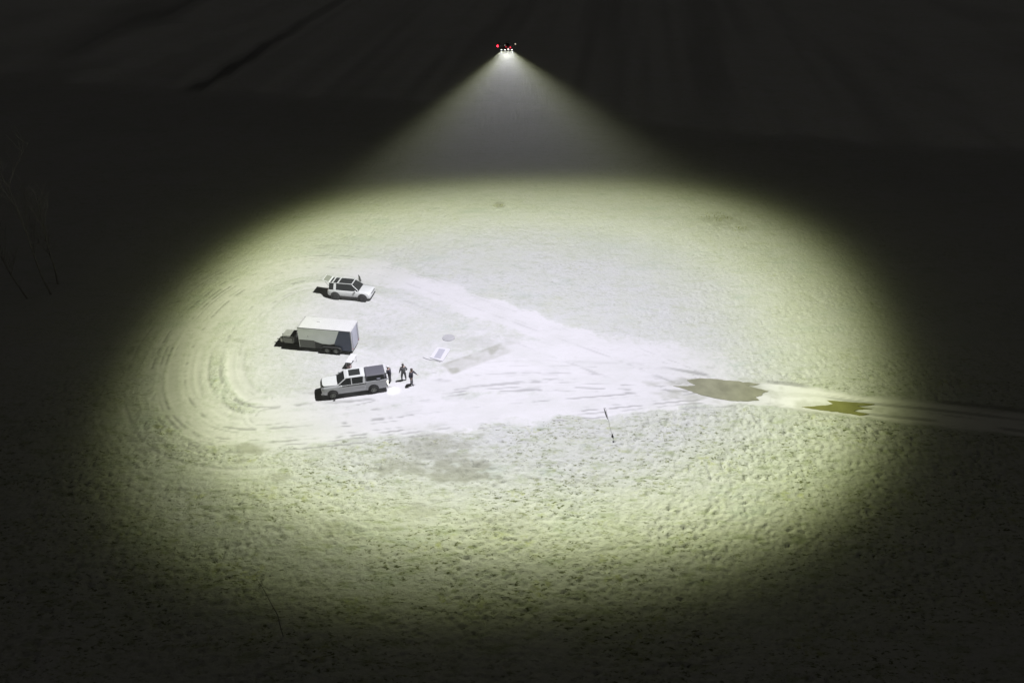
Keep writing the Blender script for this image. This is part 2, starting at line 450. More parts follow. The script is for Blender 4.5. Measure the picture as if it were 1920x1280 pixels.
# dirt wins in a ragged way along the rims
wv = N.new('ShaderNodeMath'); wv.operation = 'ADD'; L.new(attr('wear'), wv.inputs[0])
L.new(remap(nnoise(1.4, 5, .7), .25, .75, -.28, .28), wv.inputs[1])
c_ = mixc(remap(wv.outputs[0], .25, .85), g, d_)
c_ = mixc(remap(attr('rut'), 0, 1, 0, .72), c_, (.23, .23, .225))
wt2 = N.new('ShaderNodeMath'); wt2.operation = 'MULTIPLY'; L.new(attr('wet'), wt2.inputs[0]); L.new(remap(nnoise(1.1, 6, .7), .25, .6, .5, 1), wt2.inputs[1])
c_ = mixc(wt2.outputs[0], c_, (.27, .275, .235))
tn = N.new('ShaderNodeMix'); tn.data_type = 'RGBA'; tn.blend_type = 'MULTIPLY'; tn.inputs['Factor'].default_value = 1
L.new(c_, tn.inputs['A'])
tm = remap(attr('tone'), 0, .55, .30, 1.0); ta = N.new('ShaderNodeMath'); ta.operation = 'ADD'
L.new(tm, ta.inputs[0]); L.new(remap(attr('tone'), .55, 1.0, 0, .35), ta.inputs[1]); L.new(ta.outputs[0], tn.inputs['B'])
L.new(tn.outputs['Result'], P.inputs['Base Color'])
b1 = N.new('ShaderNodeBump'); b1.inputs['Distance'].default_value = .14
bs = mul(remap(attr('wear'), .1, .9, 1.0, .14), remap(attr('rough'), 0, 1, .6, 1.0)); L.new(bs, b1.inputs['Strength'])
L.new(nnoise(3.4, 7, .68, sx=.8), b1.inputs['Height']); L.new(b1.outputs[0], P.inputs['Normal'])

def sheet(name, sel, kind='structure'):
    q = quads[sel]
    used = np.unique(q); remap_ = np.zeros(len(co), np.int64); remap_[used] = np.arange(len(used))
    me = bpy.data.meshes.new(name)
    me.vertices.add(len(used)); me.vertices.foreach_set('co', co[used].astype(np.float32).ravel())
    q = remap_[q]; n = len(q)
    me.loops.add(n*4); me.loops.foreach_set('vertex_index', q.ravel().astype(np.int32))
    me.polygons.add(n); me.polygons.foreach_set('loop_start', np.arange(0, n*4, 4, dtype=np.int32))
    me.polygons.foreach_set('use_smooth', np.ones(n, bool))
    me.update(calc_edges=True)
    for k, arr in (('wear', WE), ('rut', RU), ('wet', WT), ('tone', TO), ('rough', RG)):
        at_ = me.attributes.new(k, 'FLOAT', 'POINT'); at_.data.foreach_set('value', arr[used])
    me.materials.append(gm)
    o = bpy.data.objects.new(name, me); COL.objects.link(o); o['kind'] = kind
    return o
fw = WE[quads].mean(1)
sheet('ground', fw < .33)
sheet('dirt_track', fw >= .33)

# ------------------------------------------------------------------ puddles
def puddle(outline, name, col, seed):
    bm = new(); rnd = random.Random(seed)
    P_ = [G(*p) for p in outline]; pts = []
    for a, b in zip(P_, P_[1:]+P_[:1]):
        for k in range(5):
            t = k/5; p = a.lerp(b, t)
            n = Vector((-(b-a).y, (b-a).x, 0)).normalized()
            pts.append(p+n*rnd.uniform(-.035, .035)*(0 if k == 0 else 1))
    z = max(ground_h(p.x, p.y) for p in P_[::2])
    zz = sorted(ground_h(p.x, p.y) for p in pts)[int(len(pts)*.5)]+.03
    vs = [bm.verts.new((p.x, p.y, zz)) for p in pts]
    f = bm.faces.new(vs); bmesh.ops.triangulate(bm, faces=[f])
    r = bmesh.ops.extrude_face_region(bm, geom=bm.faces[:])
    for v in [e for e in r['geom'] if isinstance(e, bmesh.types.BMVert)]: v.co.z -= .09
    m = mat('muddy_water_'+str(seed), col, .08, var=.25, scale=.9)
    return tag(ob(name, bm, m), kind='structure')
puddle([(1262, 723), (1285, 723.5), (1305, 722), (1296, 717.5), (1288, 712), (1310, 709), (1340, 710), (1362, 713), (1392, 714), (1425, 720),
        (1412, 722.5), (1398, 722), (1418, 727), (1441, 733), (1431, 736), (1428, 741), (1416, 744), (1424, 750), (1400, 752), (1372, 751), (1340, 746), (1312, 739), (1288, 730)], 'puddle', (.225, .225, .16), 3)
puddle([(1503, 762), (1528, 761), (1552, 759), (1562, 756), (1550, 750), (1575, 752), (1605, 754), (1640, 757), (1630, 759.5), (1606, 761), (1636, 766),
        (1610, 767.5), (1600, 770), (1630, 776), (1612, 779), (1592, 775), (1570, 771.5), (1545, 769), (1522, 766)], 'puddle', (.19, .19, .07), 4)

# ------------------------------------------------------------------ wheels
def wheel(parent, x, y, r, wd, side, rim=None):
    root = ob('wheel', lathe_y(new(), [(-wd/2, r*.62), (-wd/2, r*.93), (-wd/2+.03, r), (wd/2-.03, r), (wd/2, r*.93), (wd/2, r*.62)], (0, 0, 0)), M['tyre'], parent, True, (x, y, r))
    bm = new(); o = side*(wd/2+.006)
    lathe_y(bm, [(o-side*.03, r*.60), (o, r*.58), (o+side*.002, r*.50), (o-side*.02, r*.46)], (0, 0, 0))
    for k in range(6):
        a = k*math.pi/3
        box(bm, (math.cos(a)*r*.29, o+side*.006, math.sin(a)*r*.29), (r*.5, .03, .07), Matrix.Rotation(-a, 3, 'Y'))
    lathe_y(bm, [(o, r*.14), (o+side*.028, r*.11)], (0, 0, 0), 12)
    ob('rim', bm, rim or M['rim'], root)
    return root

def body_ring(x, w, z0, z1, sh, rnd=.12):
    """half width w at the shoulder height; sh narrows top"""
    return [(x, -w*.92, z0), (x, -w, z0+rnd), (x, -w, z1-rnd*1.3), (x, -w*sh, z1-.02), (x, -w*sh*.6, z1+.012), (x, 0, z1+.02),
            (x, w*sh*.6, z1+.012), (x, w*sh, z1-.02), (x, w, z1-rnd*1.3), (x, w, z0+rnd), (x, w*.92, z0)]
def cab_ring(x, w0, z0, w1, z1, d=0.0):
    return [(x, -w0, z0), (x+d, -w1, z1-.05), (x+d, -w1*.9, z1), (x+d, 0, z1+.02), (x+d, w1*.9, z1), (x+d, w1, z1-.05), (x, w0, z0)]

def mirror(parent, x, y, z, s):
    bm = new(); box(bm, (0, 0, 0), (.14, .20, .17), bevel=.03); box(bm, (0, -s*.13, -.06), (.06, .12, .05))
    return ob('wing_mirror', bm, M['white_paint'], parent, loc=(x, y+s*.12, z))

# ------------------------------------------------------------------ estate car with raised tailgate
def build_suv():
    wr = at(629.5, 561.5); wf = at(681, 566)
    dirv = (wf-wr); dirv.z = 0; ang = math.atan2(dirv.y, dirv.x)
    left = Vector((-math.sin(ang), math.cos(ang), 0))
    c = (wr+wf)/2+left*.95; c.z = min(wr.z, wf.z)+.0
    t = empty('suv_car', c, ang, 'white off-road estate car with raised tailgate and dark glass roof, parked beyond the trailer', 'car')
    # lower body: rings from nose to tail
    bm = new()
    loft(bm, [body_ring(2.42, .78, .52, .98, .86), body_ring(2.36, .90, .44, 1.08, .88), body_ring(2.15, .97, .40, 1.13, .92), body_ring(1.55, 1.0, .38, 1.17, .93),
              body_ring(1.0, 1.0, .38, 1.20, .95), body_ring(-1.6, 1.0, .38, 1.22, .95), body_ring(-2.25, .98, .42, 1.20, .93), body_ring(-2.40, .92, .5, 1.12, .92)])
    ob('body', bm, M['white_paint'], t, True)
    bm = new()   # black sills and bumpers lower edge
    for s in (-1, 1): box(bm, (0, s*.985, .43), (2.2, .07, .24), bevel=.02)
    box(bm, (2.33, 0, .47), (.24, 1.55, .2), bevel=.04); box(bm, (-2.34, 0, .50), (.22, 1.6, .22), bevel=.04)
    ob('lower_cladding', bm, M['black'], t)
    # glasshouse (dark glass) with white pillars and roof rails
    bm = new()
    loft(bm, [cab_ring(1.12, .90, 1.18, .88, 1.24), cab_ring(.35, .93, 1.2, .67, 1.83), cab_ring(-.1, .94, 1.2, .68, 1.88), cab_ring(-1.9, .94, 1.2, .68, 1.87),
              cab_ring(-2.22, .92, 1.2, .67, 1.84)])
    ob('windows', bm, M['glass'], t)
    bm = new()   # roof rails and cross bars
    for s in (-1, 1):
        box(bm, (-.95, s*.645, 1.895), (2.55, .075, .05), bevel=.015)
        quadplate(bm, [(.36, s*.65, 1.83), (.36, s*.71, 1.80), (1.10, s*.90, 1.22), (1.10, s*.83, 1.25)], .03, Vector((.5, 0, .85)))
    for x in (-1.25, -1.85, -2.2): box(bm, (x, 0, 1.915), (.13, 1.32, .04), bevel=.01)
    box(bm, (.33, 0, 1.865), (.10, 1.30, .035))
    ob('roof_frame', bm, M['white_paint'], t)
    bm = new()   # white C pillars
    for s in (-1, 1): quadplate(bm, [(-1.42, s*.955, 1.2), (-1.70, s*.955, 1.2), (-1.66, s*.71, 1.86), (-1.40, s*.71, 1.86)], .014, Vector((0, s, .25)))
    ob('pillar', bm, M['white_paint'], t)
    # raised tailgate: panel hinged at the roof edge
    bm = new(); box(bm, (0, 0, 0), (.78, 1.36, .05), bevel=.02)
    tg = ob('tailgate', bm, M['white_paint'], t, loc=(-2.56, 0, 2.02), rot=(0, R(14), 0))
    bm = new(); box(bm, (0, 0, 0), (.60, 1.2, .02)); ob('tailgate_window', bm, mat('tailgate_glass', (.20, .21, .18), .2), tg, loc=(-.02, 0, .034))
    bm = new()
    for s in (-1, 1): tube(bm, (-2.24, s*.72, 1.5), (-2.62, s*.70, 1.98), .015)
    ob('strut', bm, M['black'], t)
    # far front door standing ajar
    bm = new(); quadplate(bm, [(0, 0, .5), (-1.0, 0, .5), (-1.0, 0, 1.2), (0, 0, 1.2)], .05, Vector((0, 1, 0)))
    dr = ob('door', bm, M['white_paint'], t, loc=(.92, 1.0, 0), rot=(0, 0, R(-48)))
    bm = new(); quadplate(bm, [(-.05, 0, 1.2), (-1.0, 0, 1.2), (-.95, 0, 1.84), (-.55, 0, 1.84)], .03, Vector((0, 1, 0))); ob('window', bm, M['glass'], dr)
    for s in (-1, 1):
        for x in (1.53, -1.53):
            bm = new(); lathe_y(bm, [(-.03, .53), (.03, .52)], (0, 0, 0)); ob('wheel_arch', bm, M['black'], t, loc=(x, s*.985, .47))
            wheel(t, x, s*.915, .42, .26, s, M['dark_rim'])
        mirror(t, .82, s*1.0, 1.30, s)
    for s in (-1, 1):
        bm = new(); box(bm, (0, 0, 0), (.10, .16, .30), bevel=.03); ob('headlight', bm, M['lamp_glass'], t, loc=(2.38, s*.66, .88))
        bm = new(); box(bm, (0, 0, 0), (.06, .12, .2), bevel=.02); ob('tail_light', bm, M['red'], t, loc=(-2.41, s*.78, 1.0))
    bm = new(); box(bm, (0, 0, 0), (.04, 1.1, .07)); ob('grille', bm, M['black'], t, loc=(2.435, 0, .93))
    bm = new(); box(bm, (0, 0, 0), (.3, .46, .5), bevel=.08); box(bm, (-.1, 0, .42), (.12, .4, .6), bevel=.04)
    return t
build_suv()

# ------------------------------------------------------------------ pickup truck with canopy
def build_pickup():
    wr = at(699, 736.5); wf = at(628.5, 746.5)
    dirv = (wf-wr); dirv.z = 0; ang = math.atan2(dirv.y, dirv.x)
    left = Vector((-math.sin(ang), math.cos(ang), 0))     # near side is the left of a truck heading left
    far = -left if left.y < 0 else left
    c = (wr+wf)/2+far*.96; c.z = min(wr.z, wf.z)
    t = empty('pickup_truck', c, ang, 'silver white crew-cab pickup truck with sunroof and dark bed canopy, tail lamp lit', 'pickup truck')
    near = 1 if (left.y < 0) else -1        # local y sign of the camera side
    bm = new()
    loft(bm, [body_ring(2.80, .80, .60, 1.05, .88), body_ring(2.74, .93, .48, 1.16, .9), body_ring(2.5, .98, .44, 1.24, .92), body_ring(1.75, 1.01, .42, 1.29, .93),
              body_ring(1.2, 1.01, .42, 1.32, .94), body_ring(.8, 1.01, .42, 1.28, .955), body_ring(-1.05, 1.01, .42, 1.28, .955), body_ring(-1.15, 1.01, .42, 1.28, .955)])
    ob('body', bm, M['silver_paint'], t, True)
    # hood with raised rim
    bm = new(); prism(bm, [(1.28, -.80), (1.28, .80), (1.9, .78), (2.55, .70), (2.66, .45), (2.68, 0), (2.66, -.45), (2.55, -.70), (1.9, -.78)], 1.285, 1.345, 'z')
    bmesh.ops.bevel(bm, geom=[e for e in bm.edges if abs(e.verts[0].co.z-1.345) < .001 and abs(e.verts[1].co.z-1.345) < .001], offset=.03, segments=2)
    ob('hood', bm, M['white_paint'], t)
    # cargo bed: floor, sides, tailgate down
    bm = new()
    for s in (-1, 1): box(bm, (-2.12, s*.965, .92), (1.96, .10, .92), bevel=.02)
    box(bm, (-2.12, 0, .66), (1.93, 1.8, .16)); box(bm, (-1.2, 0, 1.0), (.08, 1.86, .74))
    ob('bed', bm, M['silver_paint'], t)
    bm = new(); box(bm, (0, 0, 0), (.07, 1.78, .52), bevel=.015); ob('tailgate', bm, M['silver_paint'], t, loc=(-3.14, 0, 1.08))
    bm = new(); box(bm, (-3.12, 0, .55), (.16, 1.9, .2), bevel=.03); box(bm, (2.80, 0, .60), (.14, 1.75, .24), bevel=.04); ob('bumper', bm, M['steel'], t)
    # cab
    bm = new()
    loft(bm, [cab_ring(1.36, .93, 1.27, .90, 1.33), cab_ring(.62, .97, 1.27, .72, 1.84), cab_ring(.35, .97, 1.27, .73, 1.90), cab_ring(-.85, .97, 1.27, .73, 1.90),
              cab_ring(-1.14, .96, 1.27, .72, 1.84)])
    ob('windows', bm, M['glass'], t)
    bm = new()
    loft(bm, [[(x, -wd, z), (x, -wd*.93, z+.05), (x, 0, z+.065), (x, wd*.93, z+.05), (x, wd, z), (x, 0, z-.01)] for x, wd, z in
              ((.66, .71, 1.83), (.40, .745, 1.885), (-.90, .745, 1.885), (-1.16, .73, 1.83))])
    for s in (-1, 1):
        quadplate(bm, [(.60, s*.68, 1.85), (.60, s*.745, 1.80), (1.38, s*.955, 1.27), (1.38, s*.87, 1.32)], .035, Vector((.5, 0, .85)))
        quadplate(bm, [(-.90, s*.975, 1.27), (-1.16, s*.975, 1.27), (-1.16, s*.745, 1.86), (-.98, s*.745, 1.86)], .02, Vector((0, s, .25)))
        quadplate(bm, [(.12, s*.975, 1.27), (.04, s*.975, 1.27), (.04, s*.745, 1.86), (.12, s*.745, 1.86)], .008, Vector((0, s, .25)))
        box(bm, (0, s*.985, 1.285), (2.2, .03, .05))
    box(bm, (-1.155, 0, 1.55), (.03, 1.62, .58))
    ob('roof', bm, M['white_paint'], t)
    bm = new(); box(bm, (-.27, 0, 1.955), (1.02, .98, .014)); ob('sunroof', bm, M['glass'], t)
    # canopy over the bed
    bm = new()
    loft(bm, [[(x, -.93, 1.385), (x, -wd, z-.06), (x, -wd*.9, z), (x, 0, z+.03), (x, wd*.9, z), (x, wd, z-.06), (x, .93, 1.385)] for x, wd, z in
              ((-1.20, .76, 1.86), (-1.3, .78, 1.90), (-2.85, .78, 1.90), (-2.95, .76, 1.87))])
    cn = ob('canopy', bm, M['canopy'], t)
    bm = new(); n = near
    quadplate(bm, [(-1.3, n*.945, 1.42), (-2.9, n*.945, 1.42), (-2.80, n*.825, 1.80), (-1.36, n*.825, 1.80)], .012, Vector((0, n, .2)))
    ob('side_window', bm, M['glass'], cn)
    bm = new()   # gear seen in the open side hatch
    box(bm, (-2.35, n*.96, 1.52), (.34, .06, .16), bevel=.02); ob('gear_bag', bm, M['trailer_rear'], cn)
    bm = new(); box(bm, (0, 0, 0), (.13, 1.56, .12), bevel=.02); ob('rear_edge_trim', bm, M['white_paint'], cn, loc=(-3.03, 0, 1.90))
    bm = new(); box(bm, (0, 0, 0), (.04, 1.44, .44), bevel=.01); ob('rear_hatch', bm, M['glass'], cn, loc=(-3.03, 0, 1.62), rot=(0, R(-6), 0))
    for s in (-1, 1):
        for x in (1.85, -1.82):
            bm = new(); lathe_y(bm, [(-.03, .50), (.03, .49)], (0, 0, 0)); ob('wheel_arch', bm, M['black'], t, loc=(x, s*1.0, .52))
            wheel(t, x, s*.93, .42, .27, s)
        mirror(t, 1.05, s*1.06, 1.38, s)
        bm = new(); box(bm, (0, 0, 0), (.10, .22, .26), bevel=.03); ob('headlight', bm, M['lamp_glass'], t, loc=(2.76, s*.74, .98))
    bm = new(); box(bm, (0, 0, 0), (.05, 1.15, .34), bevel=.02); ob('grille', bm, M['dark'], t, loc=(2.82, 0, .92))
    for s in (-1, 1):
        bm = new(); box(bm, (0, 0, 0), (.05, .13, .36), bevel=.02)
        ob('tail_light', bm, M['red'] if s != near else glow('lit_reversing_lamp', (1, .97, .85), 12), t, loc=(-3.12, s*.93, .98))
    for s in (-1, 1):
        for x in (.62, -.42):
            bm = new(); box(bm, (0, 0, 0), (.16, .03, .035), bevel=.01); ob('door_handle', bm, M['silver_paint'], t, loc=(x-.25, s*1.02, 1.12))
    # the reversing lamp's own light on the ground behind
    ld = bpy.data.lights.new('reversing_lamp', 'SPOT'); ld.energy = 40; ld.spot_size = R(95); ld.spot_blend = .8; ld.color = (1, .98, .86); ld.shadow_soft_size = .06
    lo_ = bpy.data.objects.new('reversing_lamp', ld); COL.objects.link(lo_); lo_.parent = t
    lo_.location = (-3.24, near*.85, .75); lo_.rotation_euler = Vector((-.25, near*.15, -1)).to_track_quat('-Z', 'Y').to_euler()
    return t
build_pickup()

# ------------------------------------------------------------------ box trailer
def build_trailer():
    a = G(556.5, 613, 2.7); b = G(656.3, 621.5, 2.7)        # near top edge
    ang = math.atan2((b-a).y, (b-a).x); Lg = (b-a).length
    nrm = Vector((-math.sin(ang), math.cos(ang), 0)); W = 2.08
    c = (a+b)/2+nrm*W/2; c.z = ground_h(c.x, c.y)
    t = empty('box_trailer', c, ang, 'white enclosed box trailer with dark wedge graphic on its side, parked between the two vehicles', 'trailer')
    hl = Lg/2; hw = W/2; z0, z1 = .42, 2.7
    bm = new()
    rings = []
    for x, z in ((-hl, 2.60), (-hl+.06, 2.66), (-hl+.2, 2.69), (hl-.06, 2.69), (hl, 2.66)):
        rings.append([(x, -hw, z0), (x, -hw, z-.04), (x, -hw+.06, z), (x, 0, z+.04), (x, hw-.06, z), (x, hw, z-.04), (x, hw, z0)])
    loft(bm, rings); ob('box_body', bm, M['trailer_side'], t)
    bm = new()
    loft(bm, [[(x, -hw-.02, z), (x, -hw+.05, z+.03), (x, 0, z+.075), (x, hw-.05, z+.03), (x, hw+.02, z), (x, 0, z-.02+.04)] for x, z in ((-hl-.02, 2.62), (-hl+.2, 2.69), (hl+.02, 2.69))])
    ob('roof', bm, M['trailer_white'], t)
    bm = new()
    for s in (-1, 1):
        box(bm, (0, s*(hw+.012), 2.655), (Lg, .025, .05))
    ob('roof_trim', bm, M['canopy'], t)
    bm = new()
    for s in (-1, 1): box(bm, (hl+.01, s*(hw+.004), 1.55), (.07, .05, 2.2))
    box(bm, (hl+.01, 0, 2.62), (.06, W, .09)); ob('corner_trim', bm, M['trailer_white'], t)
    # wedge graphic, then darker grey and black lower areas, as flat skins on the near wall
    y = -hw-.004
    bm = new(); prism(bm, [(hl-.05, .424), (hl-.05, 2.62), (hl-1.15, 2.62), (hl-1.75, 1.15), (hl-1.5, .424)], y-.006, y)
    ob('wedge_graphic', bm, M['trailer_blue'], t)
    bm = new(); prism(bm, [(-hl+.05, .424), (-hl+1.60, .424), (-hl+1.60, 1.30), (-hl+.05, 1.30)], y-.006, y)
    ob('lower_grey_skin', bm, M['trailer_grey'], t)
    bm = new(); prism(bm, [(-hl+1.61, .424), (hl-1.52, .424), (hl-1.74, 1.12), (hl-2.2, .98), (-hl+2.4, 1.0), (-hl+1.61, 1.22)], y-.006, y)
    ob('lower_black_skin', bm, M['black'], t)
    bm = new(); prism(bm, [(-hl+.35, 1.36), (-hl+1.10, 1.36), (-hl+1.10, 2.50), (-hl+.35, 2.50)], y-.012, y-.002)
    dd = ob('side_door', bm, M['trailer_side'], t); bm = new(); box(bm, (-hl+1.0, y-.03, 1.75), (.05, .04, .14)); ob('handle', bm, M['steel'], dd)
    # rear ramp door
    bm = new(); box(bm, (hl+.012, 0, 1.52), (.03, W-.16, 2.06), bevel=.008); rd = ob('rear_door', bm, M['trailer_rear'], t)
    bm = new()
    for s in (-1, 1): tube(bm, (hl+.05, s*.75, .55), (hl+.05, s*.75, 2.5), .016)
    ob('lock_bar', bm, M['steel'], rd)
    for s in (-1, 1):
        bm = new(); box(bm, (hl+.03, s*(hw-.12), .62), (.03, .12, .10)); ob('tail_light', bm, M['red'], t)
    # front wall: dark stone guard
    bm = new(); box(bm, (-hl-.012, 0, 1.5), (.02, W-.04, 2.1)); ob('stone_guard', bm, M['dark'], t)
    # twin axle
    for x in (.15, 1.05):
        for s in (-1, 1): wheel(t, x, s*(hw+.03), .36, .22, s)
    for s in (-1, 1):
        bm = new(); r = .46
        pts = [(-.45, .40), (-.42, .66), (-.2, .80), (.6, .82), (1.4, .80), (1.62, .66), (1.66, .40), (1.58, .40), (1.54, .62), (1.36, .74), (-.16, .74), (-.34, .62), (-.37, .40)]
        pr = [(x+.0, z) for x, z in pts]
        prism(bm, pr, s*(hw+.02), s*(hw+.24)); ob('mudguard', bm, M['black'], t)
    bm = new(); box(bm, (0, 0, .36), (Lg, W*.7, .12)); ob('chassis', bm, M['dark'], t)
    # drawbar, jack, lidded box and gas bottles
    bm = new()
    for s in (-1, 1): tube(bm, (-hl, s*.8, .40), (-hl-2.45, 0, .42), .05, n=6)
    box(bm, (-hl-1.0, 0, .42), (.08, 1.0, .08))
    dw_ = ob('drawbar', bm, M['dark'], t)
    bm = new(); box(bm, (-hl-2.6, 0, .46), (.34, .14, .12), bevel=.03); ob('coupler', bm, M['steel'], dw_)
    bm = new(); tube(bm, (-hl-2.25, .3, .0), (-hl-2.25, .3, .95), .04); tube(bm, (-hl-2.25, .3, .95), (-hl-1.95, .22, 1.0), .02); tube(bm, (-hl-2.25, .3, 0), (-hl-2.25, .3, .03), .12)
    ob('jack', bm, M['steel'], dw_)
    bm = new(); box(bm, (0, 0, 0), (1.15, 1.25, .80), bevel=.12); lb = ob('equipment_box', bm, M['grey_box'], t, loc=(-hl-1.28, -.12, .88))
    bm = new(); box(bm, (0, 0, 0), (1.19, 1.28, .16), bevel=.06); ob('lid', bm, M['grey_box'], lb, loc=(0, 0, .42))
    for k, (px, py) in enumerate(((-hl-2.06, .36), (-hl-2.10, -.36))):
        bm = new(); 
        prof = [(0, .10), (.03, .15), (.42, .15), (.50, .10), (.52, .05), (.60, .05)]
        lathe_y(bm, prof, (0, 0, 0), 16); bmesh.ops.rotate(bm, cent=(0, 0, 0), matrix=Matrix.Rotation(R(90), 3, 'X'), verts=bm.verts)
        ob('gas_bottle', bm, M['bottle'], t, True, loc=(px, py, .46))
    bm = new(); box(bm, (0, 0, 0), (.3, .42, .24), bevel=.03); ob('battery_box', bm, M['black'], t, loc=(-hl-2.32, .0, .56))
    bm = new(); pts = [Vector((-hl-2.1, .05, .5)), Vector((-hl-2.4, .2, .25)), Vector((-hl-2.35, .5, .05)), Vector((-hl-1.9, .9, .04)), Vector((-hl-1.7, .8, .3)), Vector((-hl-1.4, .75, .42))]
    for p, q in zip(pts, pts[1:]): tube(bm, p, q, .03, n=6)
    ob('cable', bm, M['black'], t)
    # low roof vents
    for x in (-.9,):
        bm = new(); box(bm, (0, 0, 0), (.36, .36, .08), bevel=.03); ob('roof_vent', bm, M['trailer_white'], t, loc=(x, .25, 2.77))
    return t
build_trailer()

# ------------------------------------------------------------------ people: one skinned surface each
def person(foot, facing, joints, mats, label, hair_mat, hand_curl=.5, bulk=1.0, cap=False):
    """joints: dict of local positions (x right, y forward, z up)"""
    t = empty('person', foot, facing, label, 'person', 'people standing behind the pickup truck')
    J = {k: Vector(v) for k, v in joints.items()}
    vs, es, rr = [], [], []
    def V(p, r): vs.append(Vector(p)); rr.append(r); return len(vs)-1
    def E(a, b): es.append((a, b))
    b = bulk
    pel = V(J['pelvis'], .135*b); belly = V(J['pelvis'].lerp(J['chest'], .45), .135*b); ch = V(J['chest'], .155*b)
    nb = V(J['chest'].lerp(J['head'], .52), .06); hd0 = V(J['head']-Vector((0, .0, .06)), .078); hd1 = V(J['head']+Vector((0, .012, .02)), .098); hd2 = V(J['head']+Vector((0, 0, .10)), .068)
    nose = V(J['head']+Vector((0, .115, -.01)), .018)
    for a_, c_ in ((pel, belly), (belly, ch), (ch, nb), (nb, hd0), (hd0, hd1), (hd1, hd2), (hd1, nose)): E(a_, c_)
    for s in (-1, 1):
        e = V(J['head']+Vector((s*.098, 0, 0)), .018); E(hd1, e)
    for s, n in ((-1, 'l'), (1, 'r')):
        hip = V(J['hip'+n], .105*b); kn = V(J['knee'+n], .072*b); ca = V(J['knee'+n].lerp(J['ankle'+n], .35), .066*b); an = V(J['ankle'+n], .048)
        toe = V(J['toe'+n], .042); E(pel, hip); E(hip, kn); E(kn, ca); E(ca, an); E(an, toe)
        sh = V(J['sh'+n], .085*b); el = V(J['el'+n], .058*b); wr = V(J['wr'+n], .036); E(ch, sh); E(sh, el); E(el, wr)
        d = (J['wr'+n]-J['el'+n]).normalized(); sd = d.cross(Vector((0, 1, 0))); 
        if sd.length < .2: sd = Vector((1, 0, 0))
        sd.normalize(); up = sd.cross(d)
        palm = V(J['wr'+n]+d*.075, .032); E(wr, palm)
        for k, ln in enumerate((.070, .080, .074, .058)):
            base = V(J['wr'+n]+d*.10+sd*(k-1.5)*.021, .0105); E(palm, base)
            m1 = V(vs[base]+d*ln*.5+up*.006, .009); m2 = V(vs[m1]+d*ln*.5*(1-hand_curl*.5)+up*ln*.4*hand_curl, .008); E(base, m1); E(m1, m2)
        th = V(J['wr'+n]+d*.05-sd*.042, .011); t2 = V(vs[th]+d*.045-sd*.016, .010); E(palm, th); E(th, t2)
    me = bpy.data.meshes.new('body'); me.from_pydata(vs, es, []); 
    o = bpy.data.objects.new('body_src', me); COL.objects.link(o)
    sk = o.modifiers.new('s', 'SKIN'); sk.use_smooth_shade = True
    lay = me.skin_vertices[0].data if me.skin_vertices else None
    if lay is None:
        bm_ = bmesh.new(); bm_.from_mesh(me); bm_.verts.layers.skin.verify(); bm_.to_mesh(me); bm_.free(); lay = me.skin_vertices[0].data
    for i, r_ in enumerate(rr): lay[i].radius = (r_, r_)
    lay[0].use_root = True
    ss = o.modifiers.new('u', 'SUBSURF'); ss.levels = 2; ss.render_levels = 2
    dg = bpy.context.evaluated_depsgraph_get(); dg.update()
    ev = o.evaluated_get(dg); nm = bpy.data.meshes.new_from_object(ev)
    bpy.data.objects.remove(o)
    nm.materials.clear()
    for m in mats: nm.materials.append(m)          # jacket, trousers, skin, shoes
    zw = J['pelvis'].z+.02
    for p in nm.polygons:
        c = p.center
        hand = min((c-(J['wr'+n])).length-.01*0 for n in 'lr')
        isarm = any((c-(J['wr'+n])).length < .22 and (c-J['wr'+n]).dot((J['wr'+n]-J['el'+n]).normalized()) > .01 for n in 'lr')
        onarm = any(((c-J['el'+n]).length < .24 or (c-J['wr'+n]).length < .18) and abs(c.x-J['pelvis'].x) > .2 for n in 'lr')
        if isarm: k = 2
        elif onarm: k = 0
        elif c.z > J['chest'].lerp(J['head'], .5).z and (c-J['head']).length < .26: k = 2
        elif c.z < .1: k = 3
        elif c.z < zw-.06: k = 1
        else: k = 0
        p.material_index = k; p.use_smooth = True
    body = bpy.data.objects.new('body', nm); COL.objects.link(body); body.parent = t
    # hair or cap as a shaped shell over the skull
    bm = new(); bmesh.ops.create_uvsphere(bm, u_segments=18, v_segments=12, radius=.118)
    for v in bm.verts:
        v.co.z = max(v.co.z, -.055 if v.co.y < -.02 else .02)
        v.co.y *= 1.1
    if cap:
        for v in bm.verts:
            if v.co.y > .08 and v.co.z < .05: v.co.y += .09
    ob('cap' if cap else 'hair', bm, hair_mat, t, True, loc=J['head']+Vector((0, -.008, .045)))
    bm = new()
    for s in (-1, 1):
        bmesh.ops.create_uvsphere(bm, u_segments=8, v_segments=6, radius=.012, matrix=Matrix.Translation(J['head']+Vector((s*.036, .098, .02))))
    ob('eyes', bm, M['hair'], t, True)
    return t

def stand(h=1.8, spread=.13, arms=((-.32, .0, 1.12), (.32, .0, 1.12)), hands=((-.34, .05, .88), (.34, .05, .88)), lean=0.0, stride=0.0, hx=0.0):
    k = h/1.8
    J = dict(pelvis=(0, 0, .96), chest=(0, lean*.6, 1.32), head=(hx, lean*1.1+.02, 1.67))
    for s, n, i in ((-1, 'l', 0), (1, 'r', 1)):
        sx = s*spread
        J['hip'+n] = (s*.095, 0, .90); J['knee'+n] = (sx*.9, .03+s*stride*.5, .50); J['ankle'+n] = (sx, -.02+s*stride, .085); J['toe'+n] = (sx+s*.03, .15+s*stride, .045)
        J['sh'+n] = (s*.195, lean*.6, 1.43); J['el'+n] = arms[i]; J['wr'+n] = hands[i]
    return {a: tuple(x*k for x in b) for a, b in J.items()}
